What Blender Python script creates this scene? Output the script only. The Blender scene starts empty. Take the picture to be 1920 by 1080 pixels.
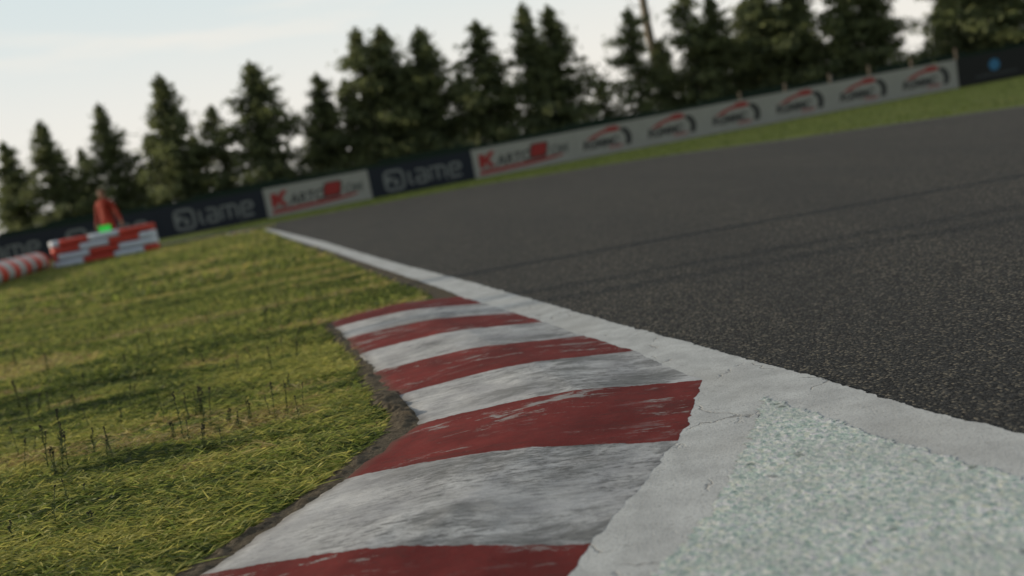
import bpy, bmesh, math, random
import numpy as np
from mathutils import Vector, Matrix, noise as mnoise
from mathutils.geometry import tessellate_polygon
C = bpy.context.scene
COL = C.collection
R = math.radians

# ------------------------------------------------------------------ camera
cam = bpy.data.cameras.new('camera')
cam_o = bpy.data.objects.new('camera', cam); COL.objects.link(cam_o)
PITCH, ROLL = math.atan(250/1750), R(10.65)
fwd = Vector((0, math.cos(PITCH), -math.sin(PITCH))); rt = Vector((1, 0, 0)); dn = Vector((0, -math.sin(PITCH), -math.cos(PITCH)))
cx_ = rt*math.cos(ROLL) + dn*math.sin(ROLL); cy_ = rt*math.sin(ROLL) - dn*math.cos(ROLL)
M = Matrix((cx_, cy_, -fwd)).transposed().to_4x4(); M.translation = (0, 0, .72)
cam_o.matrix_world = M
cam.sensor_width = 36; cam.lens = 36*1750/1920
cam.clip_start = .05; cam.clip_end = 3000
cam.dof.use_dof = True; cam.dof.focus_distance = 2.4; cam.dof.aperture_fstop = 1.8; cam.dof.aperture_blades = 0
C.camera = cam_o

# ------------------------------------------------------------------ sky, sun, exposure
SUN_EL = R(12); LDIR = Vector((1, -.085, 0)).normalized()          # the way the light travels over the ground
sun_vec = Vector((-LDIR.x*math.cos(SUN_EL), -LDIR.y*math.cos(SUN_EL), math.sin(SUN_EL)))
sl = bpy.data.lights.new('sun', 'SUN'); sl.energy = 4.2; sl.angle = R(.5); sl.color = (1, .87, .67)
so = bpy.data.objects.new('sun', sl); COL.objects.link(so); so.rotation_euler = sun_vec.to_track_quat('Z', 'Y').to_euler(); so.location = (-30, 5, 20)

W = bpy.data.worlds.new('World'); C.world = W; W.use_nodes = True
nt = W.node_tree; nt.nodes.clear(); N = nt.nodes.new; K = nt.links.new
sky = N('ShaderNodeTexSky'); sky.sky_type = 'NISHITA'; sky.sun_disc = False; sky.sun_elevation = SUN_EL
sky.sun_rotation = math.atan2(sun_vec.x, sun_vec.y); sky.air_density = 1; sky.dust_density = 1.0; sky.ozone_density = 1
bg = N('ShaderNodeBackground'); bg.inputs['Strength'].default_value = .1; K(sky.outputs[0], bg.inputs['Color'])
tc = N('ShaderNodeTexCoord'); sep = N('ShaderNodeSeparateXYZ'); K(tc.outputs['Generated'], sep.inputs[0])
def wmath(op, a, b=None, c=None):
    m = N('ShaderNodeMath'); m.operation = op
    for i, v in enumerate((a, b, c)):
        if v is None: continue
        if isinstance(v, (int, float)): m.inputs[i].default_value = v
        else: K(v, m.inputs[i])
    return m.outputs[0]
def wmap(v, a, b, c, d):
    m = N('ShaderNodeMapRange'); m.interpolation_type = 'SMOOTHSTEP'; K(v, m.inputs[0])
    for i, x in enumerate((a, b, c, d)): m.inputs[i+1].default_value = x
    return m.outputs[0]
mp = N('ShaderNodeMapping'); mp.inputs['Scale'].default_value = (1.6, 1.6, 15); mp.inputs['Location'].default_value = (2.3, .4, .2); K(tc.outputs['Generated'], mp.inputs[0])
nz = N('ShaderNodeTexNoise'); nz.inputs['Scale'].default_value = 1.0; nz.inputs['Detail'].default_value = 5; nz.inputs['Roughness'].default_value = .5; nz.inputs['Distortion'].default_value = .4
K(mp.outputs[0], nz.inputs['Vector'])
streak = wmap(nz.outputs['Fac'], .40, .62, 0, 1)
low = wmap(sep.outputs['Z'], .05, .24, 1, 0)
cream = wmath('MAXIMUM', wmath('MULTIPLY', streak, .8), low)
cm = N('ShaderNodeMix'); cm.data_type = 'RGBA'; K(cream, cm.inputs['Factor'])
cm.inputs['A'].default_value = (.69, .775, .785, 1); cm.inputs['B'].default_value = (.89, .855, .785, 1)
cb = N('ShaderNodeBackground'); K(cm.outputs['Result'], cb.inputs['Color']); cb.inputs['Strength'].default_value = 1.0
cover = wmath('MULTIPLY', wmap(sep.outputs['Z'], .35, .95, 1, .25), wmap(sep.outputs['Y'], -.6, .45, .32, 1))
mx = N('ShaderNodeMixShader'); K(cover, mx.inputs[0]); K(bg.outputs[0], mx.inputs[1]); K(cb.outputs[0], mx.inputs[2])
ow = N('ShaderNodeOutputWorld'); K(mx.outputs[0], ow.inputs['Surface'])

C.view_settings.view_transform = 'Standard'; C.view_settings.look = 'None'; C.view_settings.exposure = 0; C.view_settings.gamma = 1
C.render.engine = 'CYCLES'
C.cycles.use_denoising = True
C.cycles.max_bounces = 6; C.cycles.diffuse_bounces = 3; C.cycles.transparent_max_bounces = 4
C.cycles.sample_clamp_indirect = 4

# ------------------------------------------------------------------ helpers
def tag(o, label=None, cat=None, group=None, kind=None):
    if label: o['label'] = label
    if cat: o['category'] = cat
    if group: o['group'] = group
    if kind: o['kind'] = kind
    return o
def empty(name, loc, rz=0, **k):
    o = bpy.data.objects.new(name, None); COL.objects.link(o); o.location = loc; o.rotation_euler = (0, 0, rz)
    o.empty_display_size = .1
    return tag(o, **k)
def link(name, me, mats, parent=None):
    for m in (mats if isinstance(mats, (list, tuple)) else [mats]): me.materials.append(m)
    o = bpy.data.objects.new(name, me); COL.objects.link(o); o.parent = parent
    return o
def from_bm(name, bm, mats, parent=None, smooth=False):
    me = bpy.data.meshes.new(name); bm.to_mesh(me); bm.free()
    if smooth: me.polygons.foreach_set('use_smooth', [True]*len(me.polygons))
    return link(name, me, mats, parent)
def from_py(name, v, f, mats, parent=None, smooth=False, mi=None):
    me = bpy.data.meshes.new(name); me.from_pydata(v, [], f); me.update()
    if smooth: me.polygons.foreach_set('use_smooth', [True]*len(me.polygons))
    if mi is not None: me.polygons.foreach_set('material_index', mi)
    return link(name, me, mats, parent)
def copy_thing(o, loc, rz=0, sc=None):
    c = o.copy(); COL.objects.link(c); c.location = loc; c.rotation_euler = (0, 0, rz)
    if sc: c.scale = sc
    for ch in list(o.children):
        d = ch.copy(); COL.objects.link(d); d.parent = c
    return c
def add_box(bm, x0, x1, y0, y1, z0, z1, bev=0, mi=0):
    g = bmesh.ops.create_cube(bm, size=1)
    for v in g['verts']: v.co = Vector(((x0+x1)/2+v.co.x*(x1-x0), (y0+y1)/2+v.co.y*(y1-y0), (z0+z1)/2+v.co.z*(z1-z0)))
    fs = {f for v in g['verts'] for f in v.link_faces}
    for f in fs: f.material_index = mi
    if bev:
        es = list({e for f in fs for e in f.edges})
        bmesh.ops.bevel(bm, geom=es, offset=bev, segments=2, affect='EDGES', profile=.6)
def add_tube(bm, pts, rad, n=8, mi=0, cap=True):
    pts = [Vector(p) for p in pts]; rings = []
    for i, p in enumerate(pts):
        t = (pts[min(i+1, len(pts)-1)]-pts[max(i-1, 0)]).normalized()
        a = t.orthogonal().normalized() if abs(t.z) < .9 else Vector((1, 0, 0)).cross(t).normalized()
        b = t.cross(a); r = rad[i] if isinstance(rad, (list, tuple)) else rad
        rings.append([bm.verts.new(p+a*r*math.cos(2*math.pi*k/n)+b*r*math.sin(2*math.pi*k/n)) for k in range(n)])
    for r0, r1 in zip(rings, rings[1:]):
        for k in range(n):
            f = bm.faces.new((r0[k], r0[(k+1) % n], r1[(k+1) % n], r1[k])); f.material_index = mi; f.smooth = True
    if cap:
        bm.faces.new(rings[0][::-1]).material_index = mi; bm.faces.new(rings[-1]).material_index = mi
def fn(x, y, sc, seed=0, oct=3):
    return mnoise.fractal(Vector((x*sc+seed*7.3, y*sc-seed*3.1, seed*1.7)), 1.0, 2.0, oct)
def resample(p, n):
    p = np.array(p, float); d = np.r_[0, np.cumsum(np.hypot(*np.diff(p, axis=0).T))]
    t = np.linspace(0, d[-1], n); return np.c_[np.interp(t, d, p[:, 0]), np.interp(t, d, p[:, 1])]
def catmull(p, sub=6):
    p = [np.array(q, float) for q in p]; p = [2*p[0]-p[1]]+p+[2*p[-1]-p[-2]]; out = []
    for a, b, c, d in zip(p, p[1:], p[2:], p[3:]):
        for i in range(sub):
            t = i/sub; out.append(.5*((2*b)+(-a+c)*t+(2*a-5*b+4*c-d)*t*t+(-a+3*b-3*c+d)*t**3))
    return np.array(out+[p[-2]])
def rough(p, amp, sc, seed, oct=4):
    """wobble a polyline sideways like broken paint or cut earth"""
    p = np.array(p); t = np.gradient(p, axis=0); t /= np.maximum(np.linalg.norm(t, axis=1), 1e-9)[:, None]
    nrm = np.c_[-t[:, 1], t[:, 0]]
    w = np.array([fn(x, y, sc, seed, oct) for x, y in p])
    return p + nrm*(w*amp)[:, None]
def sheet(name, outline, z, mat, kind='structure', parent=None):
    pts = [Vector((x, y, 0)) for x, y in outline]
    tris = tessellate_polygon([pts])
    o = from_py(name, [(p.x, p.y, z) for p in pts], [t if (pts[t[1]]-pts[t[0]]).cross(pts[t[2]]-pts[t[0]]).z > 0 else t[::-1] for t in tris], mat, parent)
    if kind: o['kind'] = kind
    return o

# ------------------------------------------------------------------ material kit
class MK:
    def __init__(s, name, rough=.8, spec=.3):
        s.m = bpy.data.materials.new(name); s.m.use_nodes = True; s.t = s.m.node_tree; s.b = s.t.nodes['Principled BSDF']
        s.b.inputs['Roughness'].default_value = rough; s.b.inputs['Specular IOR Level'].default_value = spec
        s.co = s.t.nodes.new('ShaderNodeTexCoord')
    def n(s, typ, **k):
        nd = s.t.nodes.new(typ)
        for a, b in k.items(): setattr(nd, a, b)
        return nd
    def l(s, a, b): s.t.links.new(a, b)
    def set(s, sock, v):
        if isinstance(v, (int, float)): sock.default_value = v
        elif isinstance(v, tuple): sock.default_value = v if len(v) == len(sock.default_value) else (*v, 1)
        else: s.l(v, sock)
    def pos(s, scale=(1, 1, 1), src='Object', rot=0):
        mp = s.n('ShaderNodeMapping'); mp.inputs['Scale'].default_value = scale; mp.inputs['Rotation'].default_value = (0, 0, rot); s.l(s.co.outputs[src], mp.inputs[0]); return mp.outputs[0]
    def noise(s, scale, detail=4, rough=.55, vec=None, dist=0):
        nd = s.n('ShaderNodeTexNoise'); s.l(vec or s.co.outputs['Object'], nd.inputs['Vector'])
        nd.inputs['Scale'].default_value = scale; nd.inputs['Detail'].default_value = detail; nd.inputs['Roughness'].default_value = rough; nd.inputs['Distortion'].default_value = dist
        return nd.outputs['Fac']
    def vor(s, scale, vec=None, feature='F1', out='Distance', rnd=1):
        nd = s.n('ShaderNodeTexVoronoi', feature=feature); s.l(vec or s.co.outputs['Object'], nd.inputs['Vector']); nd.inputs['Scale'].default_value = scale; nd.inputs['Randomness'].default_value = rnd
        return nd.outputs[out]
    def map(s, v, a, b, c=0, d=1, smooth=True):
        nd = s.n('ShaderNodeMapRange'); nd.interpolation_type = 'SMOOTHSTEP' if smooth else 'LINEAR'; s.l(v, nd.inputs[0])
        for i, x in enumerate((a, b, c, d)): nd.inputs[i+1].default_value = x
        return nd.outputs[0]
    def math(s, op, a, b=None):
        nd = s.n('ShaderNodeMath', operation=op); s.set(nd.inputs[0], a)
        if b is not None: s.set(nd.inputs[1], b)
        return nd.outputs[0]
    def mix(s, f, a, b, blend='MIX'):
        nd = s.n('ShaderNodeMix', data_type='RGBA', blend_type=blend); s.set(nd.inputs['Factor'], f); s.set(nd.inputs['A'], a); s.set(nd.inputs['B'], b); return nd.outputs['Result']
    def ramp(s, v, stops):
        nd = s.n('ShaderNodeValToRGB'); s.l(v, nd.inputs[0]); e = nd.color_ramp.elements
        while len(e) < len(stops): e.new(.5)
        for k, (p, c) in zip(e, stops): k.position = p; k.color = (*c, 1)
        return nd.outputs[0]
    def bump(s, h, strength=.3, dist=.01):
        nd = s.n('ShaderNodeBump'); nd.inputs['Strength'].default_value = strength; nd.inputs['Distance'].default_value = dist; s.l(h, nd.inputs['Height']); s.l(nd.outputs[0], s.b.inputs['Normal'])
    def col(s, c): s.set(s.b.inputs['Base Color'], c); return s
def plain(name, c, rough=.6, var=.15, sc=6, spec=.3, tr=0):
    k = MK(name, rough, spec); f = k.noise(sc, 4)
    k.col(k.mix(f, tuple(x*(1-var) for x in c), tuple(min(1, x*(1+var)) for x in c)))
    return k.m

# grass ground
k = MK('grass_ground', .95, .1)
big = k.noise(.9, 4, .6, k.pos((.55, 1.5, 1))); fine = k.noise(45, 4, .7, k.pos((.6, 1.4, 1))); mid = k.noise(7, 3, .6, k.pos((.5, 1.6, 1)))
c1 = k.mix(k.map(fine, .35, .7), (.06, .085, .02), (.20, .235, .058))
c2 = k.mix(k.map(fine, .35, .7), (.15, .11, .045), (.40, .28, .12))
k.col(k.mix(k.math('MULTIPLY', k.map(big, .52, .75), k.map(mid, .4, .6)), c1, c2)); k.bump(k.math('ADD', fine, mid), .9, .03); GRASS = k.m
# grass blades: colour varies from blade to blade
k = MK('grass_blade', .6, .35)
at = k.n('ShaderNodeAttribute', attribute_name='tone')
k.col(k.ramp(at.outputs['Fac'], [(0, (.022, .045, .012)), (.25, (.115, .155, .034)), (.5, (.29, .345, .075)), (.70, (.52, .48, .135)), (.76, (.44, .36, .13)), (.85, (.36, .25, .11)), (1, (.66, .54, .28))]))
tr = k.n('ShaderNodeBsdfTranslucent'); k.l(k.b.inputs['Base Color'].links[0].from_socket, tr.inputs[0]); ms = k.n('ShaderNodeMixShader'); ms.inputs[0].default_value = .5
k.l(k.b.outputs[0], ms.inputs[1]); k.l(tr.outputs[0], ms.inputs[2]); k.l(ms.outputs[0], k.t.nodes['Material Output'].inputs[0]); BLADE = k.m
# asphalt
k = MK('asphalt', .78, .22)
warp = k.noise(260, 3, .7); cell = k.vor(132, out='Color'); cd = k.vor(132); st = k.n('ShaderNodeSeparateColor'); k.l(cell, st.inputs[0])
base = k.mix(k.map(k.noise(1.3, 5, .6), .3, .7), (.036, .036, .037), (.053, .0525, .0535))
stone = k.ramp(st.outputs[0], [(0, (.007, .007, .0075)), (.45, (.020, .020, .0208)), (.70, (.056, .055, .052)), (.86, (.15, .135, .105)), (1, (.31, .27, .205))])
c = k.mix(.8, base, stone)
c = k.mix(k.map(cd, .45, .75, 0, .8), c, (.012, .012, .012))
seam = k.noise(1.0, 3, .5, k.pos((1.3, .12, 1), rot=R(-22)))
c = k.mix(k.map(seam, .42, .62, 0, .3), c, (.028, .028, .0285))
k.col(c); k.bump(k.math('ADD', k.math('MULTIPLY', k.math('SUBTRACT', 1, cd), 1.0), k.math('MULTIPLY', warp, .6)), 1.0, .008); k.set(k.b.inputs['Roughness'], k.map(st.outputs[1], 0, 1, .7, .95)); ASPHALT = k.m
# painted concrete border (white lines)
k = MK('white_paint_concrete', .85, .15)
g1 = k.noise(9, 6, .65); g2 = k.noise(160, 3, .7); g3 = k.noise(2.2, 3, .5)
c = k.mix(k.map(g1, .3, .72), (.40, .405, .405), (.56, .57, .565)); c = k.mix(k.map(g3, .45, .7, 0, .45), c, (.36, .35, .33)); c = k.mix(k.map(g2, .34, .50, .5, 0), c, (.22, .22, .21)); c = k.mix(k.map(k.noise(55, 5, .75, k.pos((.7, 1.3, 1))), .56, .68, 0, .4), c, (.2, .2, .19))
wv = k.n('ShaderNodeVectorMath', operation='ADD'); nn = k.n('ShaderNodeTexNoise'); nn.inputs['Scale'].default_value = 14; nn.inputs['Detail'].default_value = 4; k.l(k.co.outputs['Object'], nn.inputs['Vector'])
sc_ = k.n('ShaderNodeVectorMath', operation='SCALE'); k.l(nn.outputs['Color'], sc_.inputs[0]); sc_.inputs['Scale'].default_value = .11; k.l(k.co.outputs['Object'], wv.inputs[0]); k.l(sc_.outputs[0], wv.inputs[1])
crack = k.vor(3.2, wv.outputs[0], 'DISTANCE_TO_EDGE'); cmask = k.math('MULTIPLY', k.map(crack, .003, .013, 1, 0), k.map(k.noise(4, 3), .50, .56))
c = k.mix(k.math('MULTIPLY', cmask, .65), c, (.18, .17, .16)); pits = k.vor(60, rnd=1); pm = k.math('MULTIPLY', k.map(pits, .03, .12, 1, 0), k.map(k.noise(8), .5, .6)); c = k.mix(k.math('MULTIPLY', pm, .8), c, (.10, .125, .115))
k.col(c); k.bump(k.math('SUBTRACT', k.math('ADD', k.math('MULTIPLY', g2, .5), k.math('MULTIPLY', g1, .10)), cmask), .5, .005); WHITE = k.m
# pale green rough apron
k = MK('green_aggregate', .85, .2)
wp = k.n('ShaderNodeVectorMath', operation='ADD'); n2 = k.n('ShaderNodeTexNoise'); n2.inputs['Scale'].default_value = 90; n2.inputs['Detail'].default_value = 3; k.l(k.co.outputs['Object'], n2.inputs['Vector'])
s2 = k.n('ShaderNodeVectorMath', operation='SCALE'); k.l(n2.outputs['Color'], s2.inputs[0]); s2.inputs['Scale'].default_value = .012; k.l(k.co.outputs['Object'], wp.inputs[0]); k.l(s2.outputs[0], wp.inputs[1])
nc = k.n('ShaderNodeTexNoise'); nc.inputs['Scale'].default_value = 78; nc.inputs['Detail'].default_value = 2.5; nc.inputs['Roughness'].default_value = .6; k.l(wp.outputs[0], nc.inputs['Vector'])
sp = k.n('ShaderNodeSeparateColor'); k.l(nc.outputs['Color'], sp.inputs[0]); vd = k.vor(62, wp.outputs[0])
c = k.ramp(sp.outputs[0], [(0, (.08, .13, .13)), (.34, (.22, .31, .29)), (.45, (.42, .53, .47)), (.54, (.55, .60, .56)), (.63, (.66, .66, .67)), (.74, (.84, .85, .84))])
chv = k.vor(84, wp.outputs[0], out='Color'); chs = k.n('ShaderNodeSeparateColor'); k.l(chv, chs.inputs[0]); chc = k.ramp(chs.outputs[1], [(0, (.10, .15, .15)), (.16, (.24, .34, .32)), (.4, (.42, .52, .45)), (.6, (.56, .50, .58)), (.74, (.70, .71, .70)), (.88, (.56, .54, .42)), (1, (.78, .78, .76))]); c = k.mix(.5, c, chc)
c = k.mix(k.map(sp.outputs[1], .56, .66, 0, .55), c, (.62, .57, .62)); c = k.mix(k.map(sp.outputs[2], .60, .68, 0, .5), c, (.56, .55, .40)); c = k.mix(k.map(sp.outputs[2], .40, .32, 0, .6), c, (.30, .38, .42))
c = k.mix(k.map(k.noise(6, 4), .35, .65, 0, .5), c, (.365, .39, .37)); c = k.mix(k.map(vd, .55, .9, 0, .3), c, (.28, .34, .31)); c = k.mix(k.map(k.noise(15, 4, .65), .62, .70, 0, .75), c, (.10, .12, .11)); c = k.mix(k.map(k.noise(28, 3), .36, .26, 0, .6), c, (.74, .72, .73))
k.col(c); k.bump(k.math('ADD', sp.outputs[0], k.math('MULTIPLY', vd, -.4)), .45, .006); GREEN = k.m
# kerb paint: UV.x counts stripes, UV.y runs across
k = MK('kerb_paint', .8, .08)
uvn = k.n('ShaderNodeUVMap'); su = k.n('ShaderNodeSeparateXYZ'); k.l(uvn.outputs[0], su.inputs[0])
wob = k.math('MULTIPLY', k.math('SUBTRACT', k.noise(28, 4, .6), .5), .05)
par = k.math('MODULO', k.math('FLOOR', k.math('ADD', su.outputs[0], wob)), 2.0)
uvs = k.n('ShaderNodeMapping'); uvs.inputs['Scale'].default_value = (9, 2.2, 1); k.l(uvn.outputs[0], uvs.inputs[0])
st1 = k.noise(5.5, 12, .80, k.pos((.6, 1.7, 1), rot=R(8)), .5); gr = k.noise(5.5, 6, .65); fi = k.noise(120, 3, .7, k.pos((.6, 1.8, 1)))
white = k.mix(k.map(gr, .3, .7), (.37, .365, .375), (.585, .58, .575))
rub = k.map(su.outputs[1], .45, .95, 1, .5)
grime = k.math('MULTIPLY', k.math('MULTIPLY', k.map(st1, .42, .60), rub), k.map(k.noise(2.3, 4), .36, .56, .3, 1)); white = k.mix(k.math('MULTIPLY', grime, .85), white, (.15, .15, .145))
white = k.mix(k.map(fi, .54, .70, 0, .45), white, (.20, .20, .195)); sp1 = k.noise(58, 8, .8, k.pos((.4, 1.6, 1), rot=R(8)), .3); white = k.mix(k.math('MULTIPLY', k.math('MULTIPLY', k.map(sp1, .47, .60), k.map(su.outputs[1], .5, .95, 1, .4)), k.map(k.noise(3.1, 3), .38, .56, .2, .8)), white, (.10, .10, .098))
red = k.mix(k.map(gr, .3, .7), (.135, .023, .021), (.21, .037, .033)); red = k.mix(k.map(st1, .47, .66, 0, .6), red, (.085, .030, .027)); red = k.mix(k.map(fi, .55, .7, 0, .5), red, (.09, .055, .05))
fl = k.noise(9.5, 11, .82, k.pos((.5, 1.8, 1), rot=R(6)), .2); chip = k.math('MULTIPLY', k.map(fl, .55, .585), k.math('MAXIMUM', k.map(k.noise(1.9, 3), .42, .56, .1, .85), k.math('MULTIPLY', k.map(su.outputs[0], 8.0, 8.02), k.map(su.outputs[1], .3, .6)))); red = k.mix(k.math('MULTIPLY', k.map(k.noise(34, 8, .8, k.pos((.5, 1.5, 1), rot=R(8)), .3), .55, .64), .55), red, (.07, .035, .03)); red = k.mix(chip, red, k.mix(fi, (.24, .24, .235), (.40, .40, .39)))
edge = k.math('FRACT', su.outputs[0])
c = k.mix(par, red, white)
c = k.mix(k.map(su.outputs[1], .93, 1.0, 0, .55), c, (.10, .085, .065))
k.col(c); k.bump(k.math('ADD', k.math('MULTIPLY', fi, .8), k.math('SUBTRACT', k.math('MULTIPLY', gr, .4), k.math('MULTIPLY', chip, .25))), .4, .004); KERB = k.m
# earth
k = MK('bare_earth', .95, .1); e1 = k.noise(60, 6, .7); e2 = k.noise(7, 4); k.col(k.mix(k.map(e1, .3, .7), (.055, .045, .033), (.135, .112, .082))); k.bump(k.math('ADD', e1, e2), .9, .01); EARTH = k.m
k = MK('verge_earth', .95, .1); e1 = k.noise(12, 5, .7); k.col(k.mix(k.map(e1, .35, .65), (.05, .048, .028), (.08, .082, .04))); VERGE = k.m
# trees
def leafmat(name, a, b):
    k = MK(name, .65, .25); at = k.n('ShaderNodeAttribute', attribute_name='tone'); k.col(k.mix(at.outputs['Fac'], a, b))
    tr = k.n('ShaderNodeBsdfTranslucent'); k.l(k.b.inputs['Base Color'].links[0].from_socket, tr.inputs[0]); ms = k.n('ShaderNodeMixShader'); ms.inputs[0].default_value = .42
    k.l(k.b.outputs[0], ms.inputs[1]); k.l(tr.outputs[0], ms.inputs[2]); k.l(ms.outputs[0], k.t.nodes['Material Output'].inputs[0]); return k.m
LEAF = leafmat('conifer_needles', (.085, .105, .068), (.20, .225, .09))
BARK = plain('bark', (.075, .06, .045), .9, .4, 9); PALEBARK = plain('pale_bark', (.15, .13, .10), .85, .35, 7)
NAVY = plain('navy_banner_vinyl', (.013, .017, .029), .5, .12, 3); BWHITE = plain('white_banner_vinyl', (.37, .355, .325), .6, .12, 2.5); BBLACK = plain('black_banner_vinyl', (.012, .012, .013), .5, .1, 3)
LET_W = plain('white_lettering', (.20, .205, .205), .5, .05); LET_R = plain('red_lettering', (.36, .035, .033), .5, .08); LET_K = plain('dark_lettering', (.045, .045, .045), .5, .05)
LET_G = plain('grey_lettering', (.16, .16, .15), .5, .05); LET_B = plain('blue_disc', (.045, .19, .36), .5, .05); LET_D = plain('dim_lettering', (.06, .065, .07), .5, .05); LET_P = plain('pink_lettering', (.42, .12, .12), .5, .05)
POST = plain('weathered_wood', (.075, .063, .05), .85, .25, 14); STEEL = plain('galvanised_steel', (.30, .31, .32), .45, .12, 5)
BARR_R = plain('red_foam_barrier', (.58, .07, .045), .5, .15, 4); BARR_W = plain('white_foam_barrier', (.66, .69, .76), .5, .12, 4)
k = MK('green_mesh_net', .8, .1); k.col(k.mix(k.noise(4, 3), (.016, .028, .019), (.028, .044, .031))); NET = k.m

# ------------------------------------------------------------------ setting
from_py('ground', [(-260, -120, 0), (260, -120, 0), (260, 400, 0), (-260, 400, 0)], [(0, 1, 2, 3)], GRASS)['kind'] = 'structure'
LINE_OUT = [(1.9, -1.6), (1.62, -.5), (1.36, .35), (1.17, 1.0), (1.063, 1.33), (.987, 1.543), (.923, 1.726), (.852, 1.932), (.798, 2.127), (.727, 2.365), (.614, 2.739), (.52, 3.049), (.375, 3.502), (.215, 4.056), (-.005, 4.792), (-.319, 5.844), (-.914, 7.73), (-1.63, 10.128), (-2.467, 12.933), (-4.337, 18.918), (-5.6, 22.9)]
LINE_IN = [(-.16, 4.654), (-.331, 5.229), (-.529, 5.907), (-.834, 6.922), (-1.466, 9.011), (-2.197, 11.424), (-3.87, 16.805), (-5.5, 22.1)]
KERB_R = [(-.295, 5.061), (-.159, 4.654), (-.011, 4.209), (.097, 3.844), (.229, 3.408), (.356, 3.023), (.474, 2.525), (.309, 2.063), (.059, 1.598), (-.19, 1.13), (-.44, .67), (-.69, .2), (-.94, -.27)]
KERB_L = [(-1.006, 4.947), (-.937, 4.743), (-.819, 4.331), (-.689, 3.873), (-.572, 3.44), (-.46, 2.996), (-.354, 2.601), (-.505, 2.23), (-.732, 1.789), (-.96, 1.35), (-1.19, .91), (-1.42, .47), (-1.65, .03)]
FAR = [(9.6, -25), (9.55, 3), (9.25, 8), (8.6, 11.5), (7.92, 13.75), (7.2, 15.2), (6.4, 16.6), (5.6, 17.95), (4.6, 20.4), (3.2, 22.5), (2.05, 23.5), (.86, 24.6), (-.5, 25.8), (-2.06, 26.4), (-3.45, 26.6), (-5.3, 26.6), (-8, 26.9), (-14, 28.5), (-40, 36)]
lo = catmull(LINE_OUT, 5)
# track surface: from the line's outer edge to the far grass
inner_far = [(-5.62, 22.95), (-6.3, 23.6), (-7.4, 24.2), (-10, 25.0), (-14, 26.2), (-40, 33.5)]
ln_in = [tuple(p) for p in lo-np.array([.05, .01])][::1]
sheet('asphalt_track', [(1.85, -25)]+ln_in+inner_far+[tuple(p) for p in catmull(FAR, 4)][::-1], .003, ASPHALT)
fr = catmull(FAR, 5); sheet('track_edge_line', [tuple(p) for p in fr]+[tuple(p) for p in (fr-np.array([.12, .05]))[::-1]], .007, VERGE if False else plain('faded_edge_line', (.16, .155, .14), .8, .25, 5))
# white painted concrete border
dense = np.vstack([resample(lo[:np.argmin(abs(lo[:, 1]-7))+1], 2200), resample(lo[np.argmin(abs(lo[:, 1]-7)):], 200)[1:]])
outer = rough(rough(rough(dense, .005, 83, 1, 5), .007, 23, 17, 4), .007, 5, 5, 4)
inn = rough(resample(catmull(LINE_IN[1:], 5), 300), .006, 14, 2)
under = [(x-.05, y) for x, y in KERB_R[1:]][::-1]
sheet('white_edge_line', [tuple(p) for p in outer]+[tuple(p) for p in inn[::-1]]+[(-.21, 4.66)]+under[::-1]+[(-1.1, -1.6)], .006, WHITE)
GL = [(-.75, -.2), (-.33, .56), (.0, 1.18), (.129, 1.427), (.174, 1.487), (.279, 1.629), (.431, 1.938), (.52, 2.144), (.572, 2.267)]
GR = [(.572, 2.267), (.655, 1.991), (.706, 1.805), (.778, 1.622), (.83, 1.46), (.93, 1.15), (1.1, .6), (1.35, -.2)]
sheet('green_pavement', [tuple(p) for p in rough(rough(resample(GL, 900), .010, 97, 8, 5), .010, 31, 18, 4)]+[tuple(p) for p in rough(rough(resample(GR, 900), .010, 97, 9, 5), .010, 31, 19, 4)], .0072, GREEN)

# kerb: one crowned strip that turns at the apex
def kh(t):
    return float(np.interp(t, [0, .08, .3, .42, .55, .75, .93, 1], [.0062, .0105, .026, .034, .035, .027, .016, .0085]))
ROWS, COLS = 44, 56
verts, faces, uvl = [], [], []
S = np.linspace(0, len(KERB_R)-1, (len(KERB_R)-1)*ROWS+1)
ki = np.arange(len(KERB_R)); kr, kl = np.array(KERB_R), np.array(KERB_L)
def bite(s):    # broken stretch of the kerb's grass side near its kink
    return .055*math.exp(-((s-5.35)/.16)**2)+.04*math.exp(-((s-4.9)/.09)**2)+.03*math.exp(-((s-5.8)/.18)**2)
for s in S:
    a = Vector((np.interp(s, ki, kr[:, 0]), np.interp(s, ki, kr[:, 1]))); b = Vector((np.interp(s, ki, kl[:, 0]), np.interp(s, ki, kl[:, 1])))
    w = (b-a).length; calm = min(1, .35+abs(s-8)*.1)
    e0 = (fn(a.x, a.y, 71, 3, 4)*.004+fn(a.x, a.y, 23, 13, 4)*.007+fn(a.x, a.y, 5, 4, 3)*.009)/w
    e1 = (fn(b.x, b.y, 18, 6, 5)*(.007+.012*math.exp(-((s-5.0)/1.1)**2)))/w-bite(s)*(.8+.6*fn(b.x, b.y, 30, 11, 3))
    for j in range(COLS+1):
        t = j/COLS; tt = e0*(1-t)+t*(1+e1)
        p = a+(b-a)*tt; z = kh(t)+.0016*min(1, t*4)*fn(p.x, p.y, 9, 2, 3)
        verts.append((p.x, p.y, z)); uvl.append((s, t))
    verts.append((b.x+(b.x-a.x)*e1+.0, b.y+(b.y-a.y)*e1, -.01)); uvl.append((s, 1))
    verts.insert(len(verts)-COLS-2, None) if False else None
W_ = COLS+2
for i in range(len(S)-1):
    for j in range(COLS+1):
        faces.append((i*W_+j, (i+1)*W_+j, (i+1)*W_+j+1, i*W_+j+1))
faces = [f[::-1] for f in faces]
kerb = from_py('kerb', verts, faces, KERB, None, True)
ul = kerb.data.uv_layers.new(name='UVMap'); li = np.empty(len(kerb.data.loops), int); kerb.data.loops.foreach_get('vertex_index', li)
ul.data.foreach_set('uv', np.array(uvl, float)[li].ravel())
tag(kerb, 'low worn kerb in red and white stripes bending round the corner apex', 'kerb')

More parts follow.
